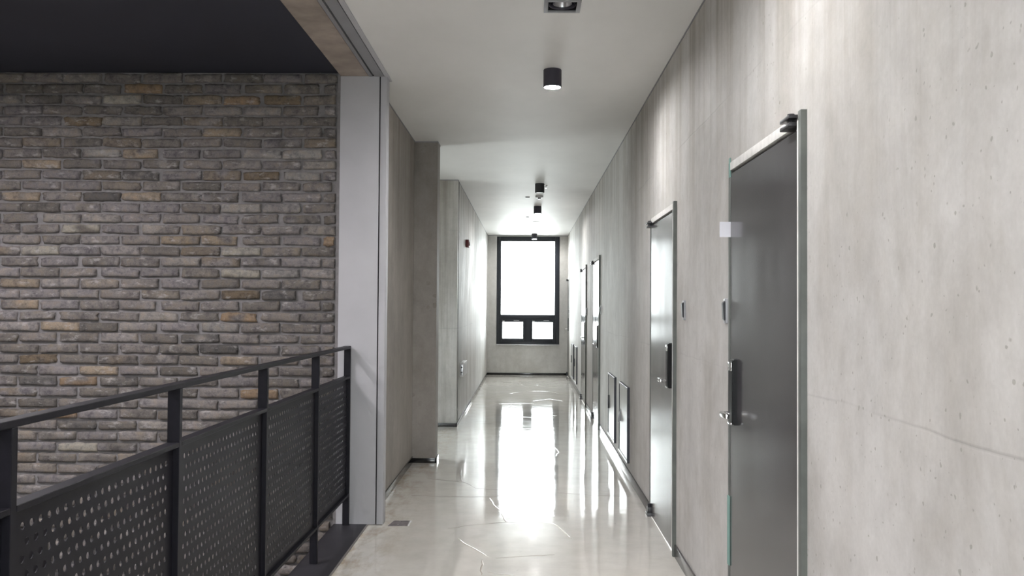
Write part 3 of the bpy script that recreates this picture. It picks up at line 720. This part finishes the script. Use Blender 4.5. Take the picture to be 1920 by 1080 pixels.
# ------------------------------------------------------------------ floor cracks (raised, uneven lips in the sealed floor)
def crack(pts, w, mat, h=.0012, rag=1.0):
    P = [at_z(x, y, 0) for x, y in pts]; Q = []
    for a, b in zip(P, P[1:]):
        n = max(2, int((b-a).length/.06))
        for k in range(n):
            p = a.lerp(b, k/n); s = Vector((noise.noise(p*9), noise.noise(p*9+Vector((5, 5, 5))), 0))*.016*rag; Q.append(p+s)
    Q.append(P[-1]); bm = MB(); b = bm.bm; prev = None
    for k, p in enumerate(Q):
        d = (Q[min(k+1, len(Q)-1)]-Q[max(k-1, 0)]); d.z = 0; d.normalize(); s = Vector((-d.y, d.x, 0))
        ww = w*(.6+.8*abs(noise.noise(p*5+Vector((0, 0, 7)))))*(1 if 0 < k < len(Q)-1 else .2)
        cur = [b.verts.new(p+s*ww+Vector((0, 0, .0002))), b.verts.new(p+Vector((0, 0, h))), b.verts.new(p-s*ww+Vector((0, 0, .0002)))]
        if prev:
            b.faces.new((prev[0], cur[0], cur[1], prev[1])); b.faces.new((prev[1], cur[1], cur[2], prev[2]))
        prev = cur
    bm.build('crack', mat, floor)
R_, K_ = MAT['ridge'], MAT['crack']
crack([(863, 880), (866, 903), (880, 908), (893, 916), (935, 918)], .006, K_)
crack([(800, 897), (860, 903)], .004, K_)
crack([(770, 929), (860, 932), (925, 932), (955, 924)], .004, K_)
crack([(1045, 924), (1110, 929), (1180, 931)], .004, K_)
crack([(918, 934), (926, 947), (938, 957), (946, 972), (952, 979), (1000, 980), (1034, 980), (1052, 991), (1072, 1010)], .008, R_)
crack([(858, 1009), (870, 1019), (890, 1029), (905, 1038), (918, 1045)], .006, R_)
crack([(930, 1047), (970, 1044), (1040, 1040)], .004, R_)
crack([(903, 1048), (905, 1058), (900, 1070), (903, 1079)], .007, R_)
crack([(912, 1073), (940, 1077), (966, 1080)], .006, R_)
crack([(840, 991), (890, 984), (952, 979)], .004, K_)
crack([(823, 825), (880, 825), (950, 824), (1030, 826)], .006, K_)
crack([(917, 757), (960, 757), (1000, 756)], .010, R_); crack([(955, 738), (990, 733), (1030, 734), (1060, 741)], .012, R_)
crack([(930, 781), (970, 781), (1000, 783), (1050, 783)], .010, R_); crack([(1000, 752), (1030, 748), (1055, 752)], .010, R_)
crack([(925, 803), (970, 803), (1020, 805)], .008, R_); crack([(1010, 777), (1045, 780)], .010, R_); crack([(920, 722), (960, 721), (1010, 722)], .012, R_)
crack([(1038, 838), (1048, 846), (1042, 856)], .007, R_)

# ------------------------------------------------------------------ sky and view
w = bpy.data.worlds.new('World'); SC.world = w; w.use_nodes = True; nt = w.node_tree; nt.nodes.clear()
o = N(nt, 'OutputWorld'); bg = N(nt, 'Background'); tc = N(nt, 'TexCoord'); sp = N(nt, 'SeparateXYZ')
L(nt, tc.outputs['Generated'], sp.inputs[0])
cl = noise_tex(nt, tc.outputs['Generated'], 4, 4)
c = ramp(nt, math_n(nt, 'ADD', math_n(nt, 'MULTIPLY', sp.outputs[2], .5), .5), [(.40, (.50, .505, .50)), (.555, (.58, .59, .60)), (.578, (.97, .98, .98)), (.8, (.93, .96, 1.0))])
c = mix(nt, 'MULTIPLY', c, ramp(nt, cl, [(.3, .9), (.6, 1)]), 1)
L(nt, c, bg.inputs[0]); bg.inputs[1].default_value = 7.4; L(nt, bg.outputs[0], o.inputs[0])
def portal(name, loc, rot, sx, sy):
    l = bpy.data.lights.new(name, 'AREA'); l.shape = 'RECTANGLE'; l.size = sx; l.size_y = sy; l.cycles.is_portal = True
    p = bpy.data.objects.new(name, l); COL.objects.link(p); p.location = loc; p.rotation_euler = rot
portal('sky_portal', ((WX0+WX1)/2, YF+.2, (WZ0+WZ1)/2), (-math.pi/2, 0, 0), WX1-WX0, WZ1-WZ0)
portal('sky_portal', ((BX0+BX1)/2, Y_BACK-.2, (BZ0+BZ1)/2), (math.pi/2, 0, 0), BX1-BX0, BZ1-BZ0)
portal('sky_portal', (-3.38, (PY0+PY1)/2, (PZ0+PZ1)/2), (0, -math.pi/2, 0), PZ1-PZ0, PY1-PY0)
SC.view_settings.view_transform = 'Standard'; SC.view_settings.look = 'None'
SC.view_settings.gamma = 1; SC.view_settings.use_curve_mapping = False; SC.view_settings.exposure = 1.95
SC.cycles.max_bounces = 10; SC.cycles.diffuse_bounces = 6; SC.cycles.glossy_bounces = 6; SC.cycles.transparent_max_bounces = 12
SC.cycles.sample_clamp_indirect = 8; SC.cycles.use_denoising = True; SC.cycles.use_adaptive_sampling = True; SC.cycles.adaptive_threshold = .015
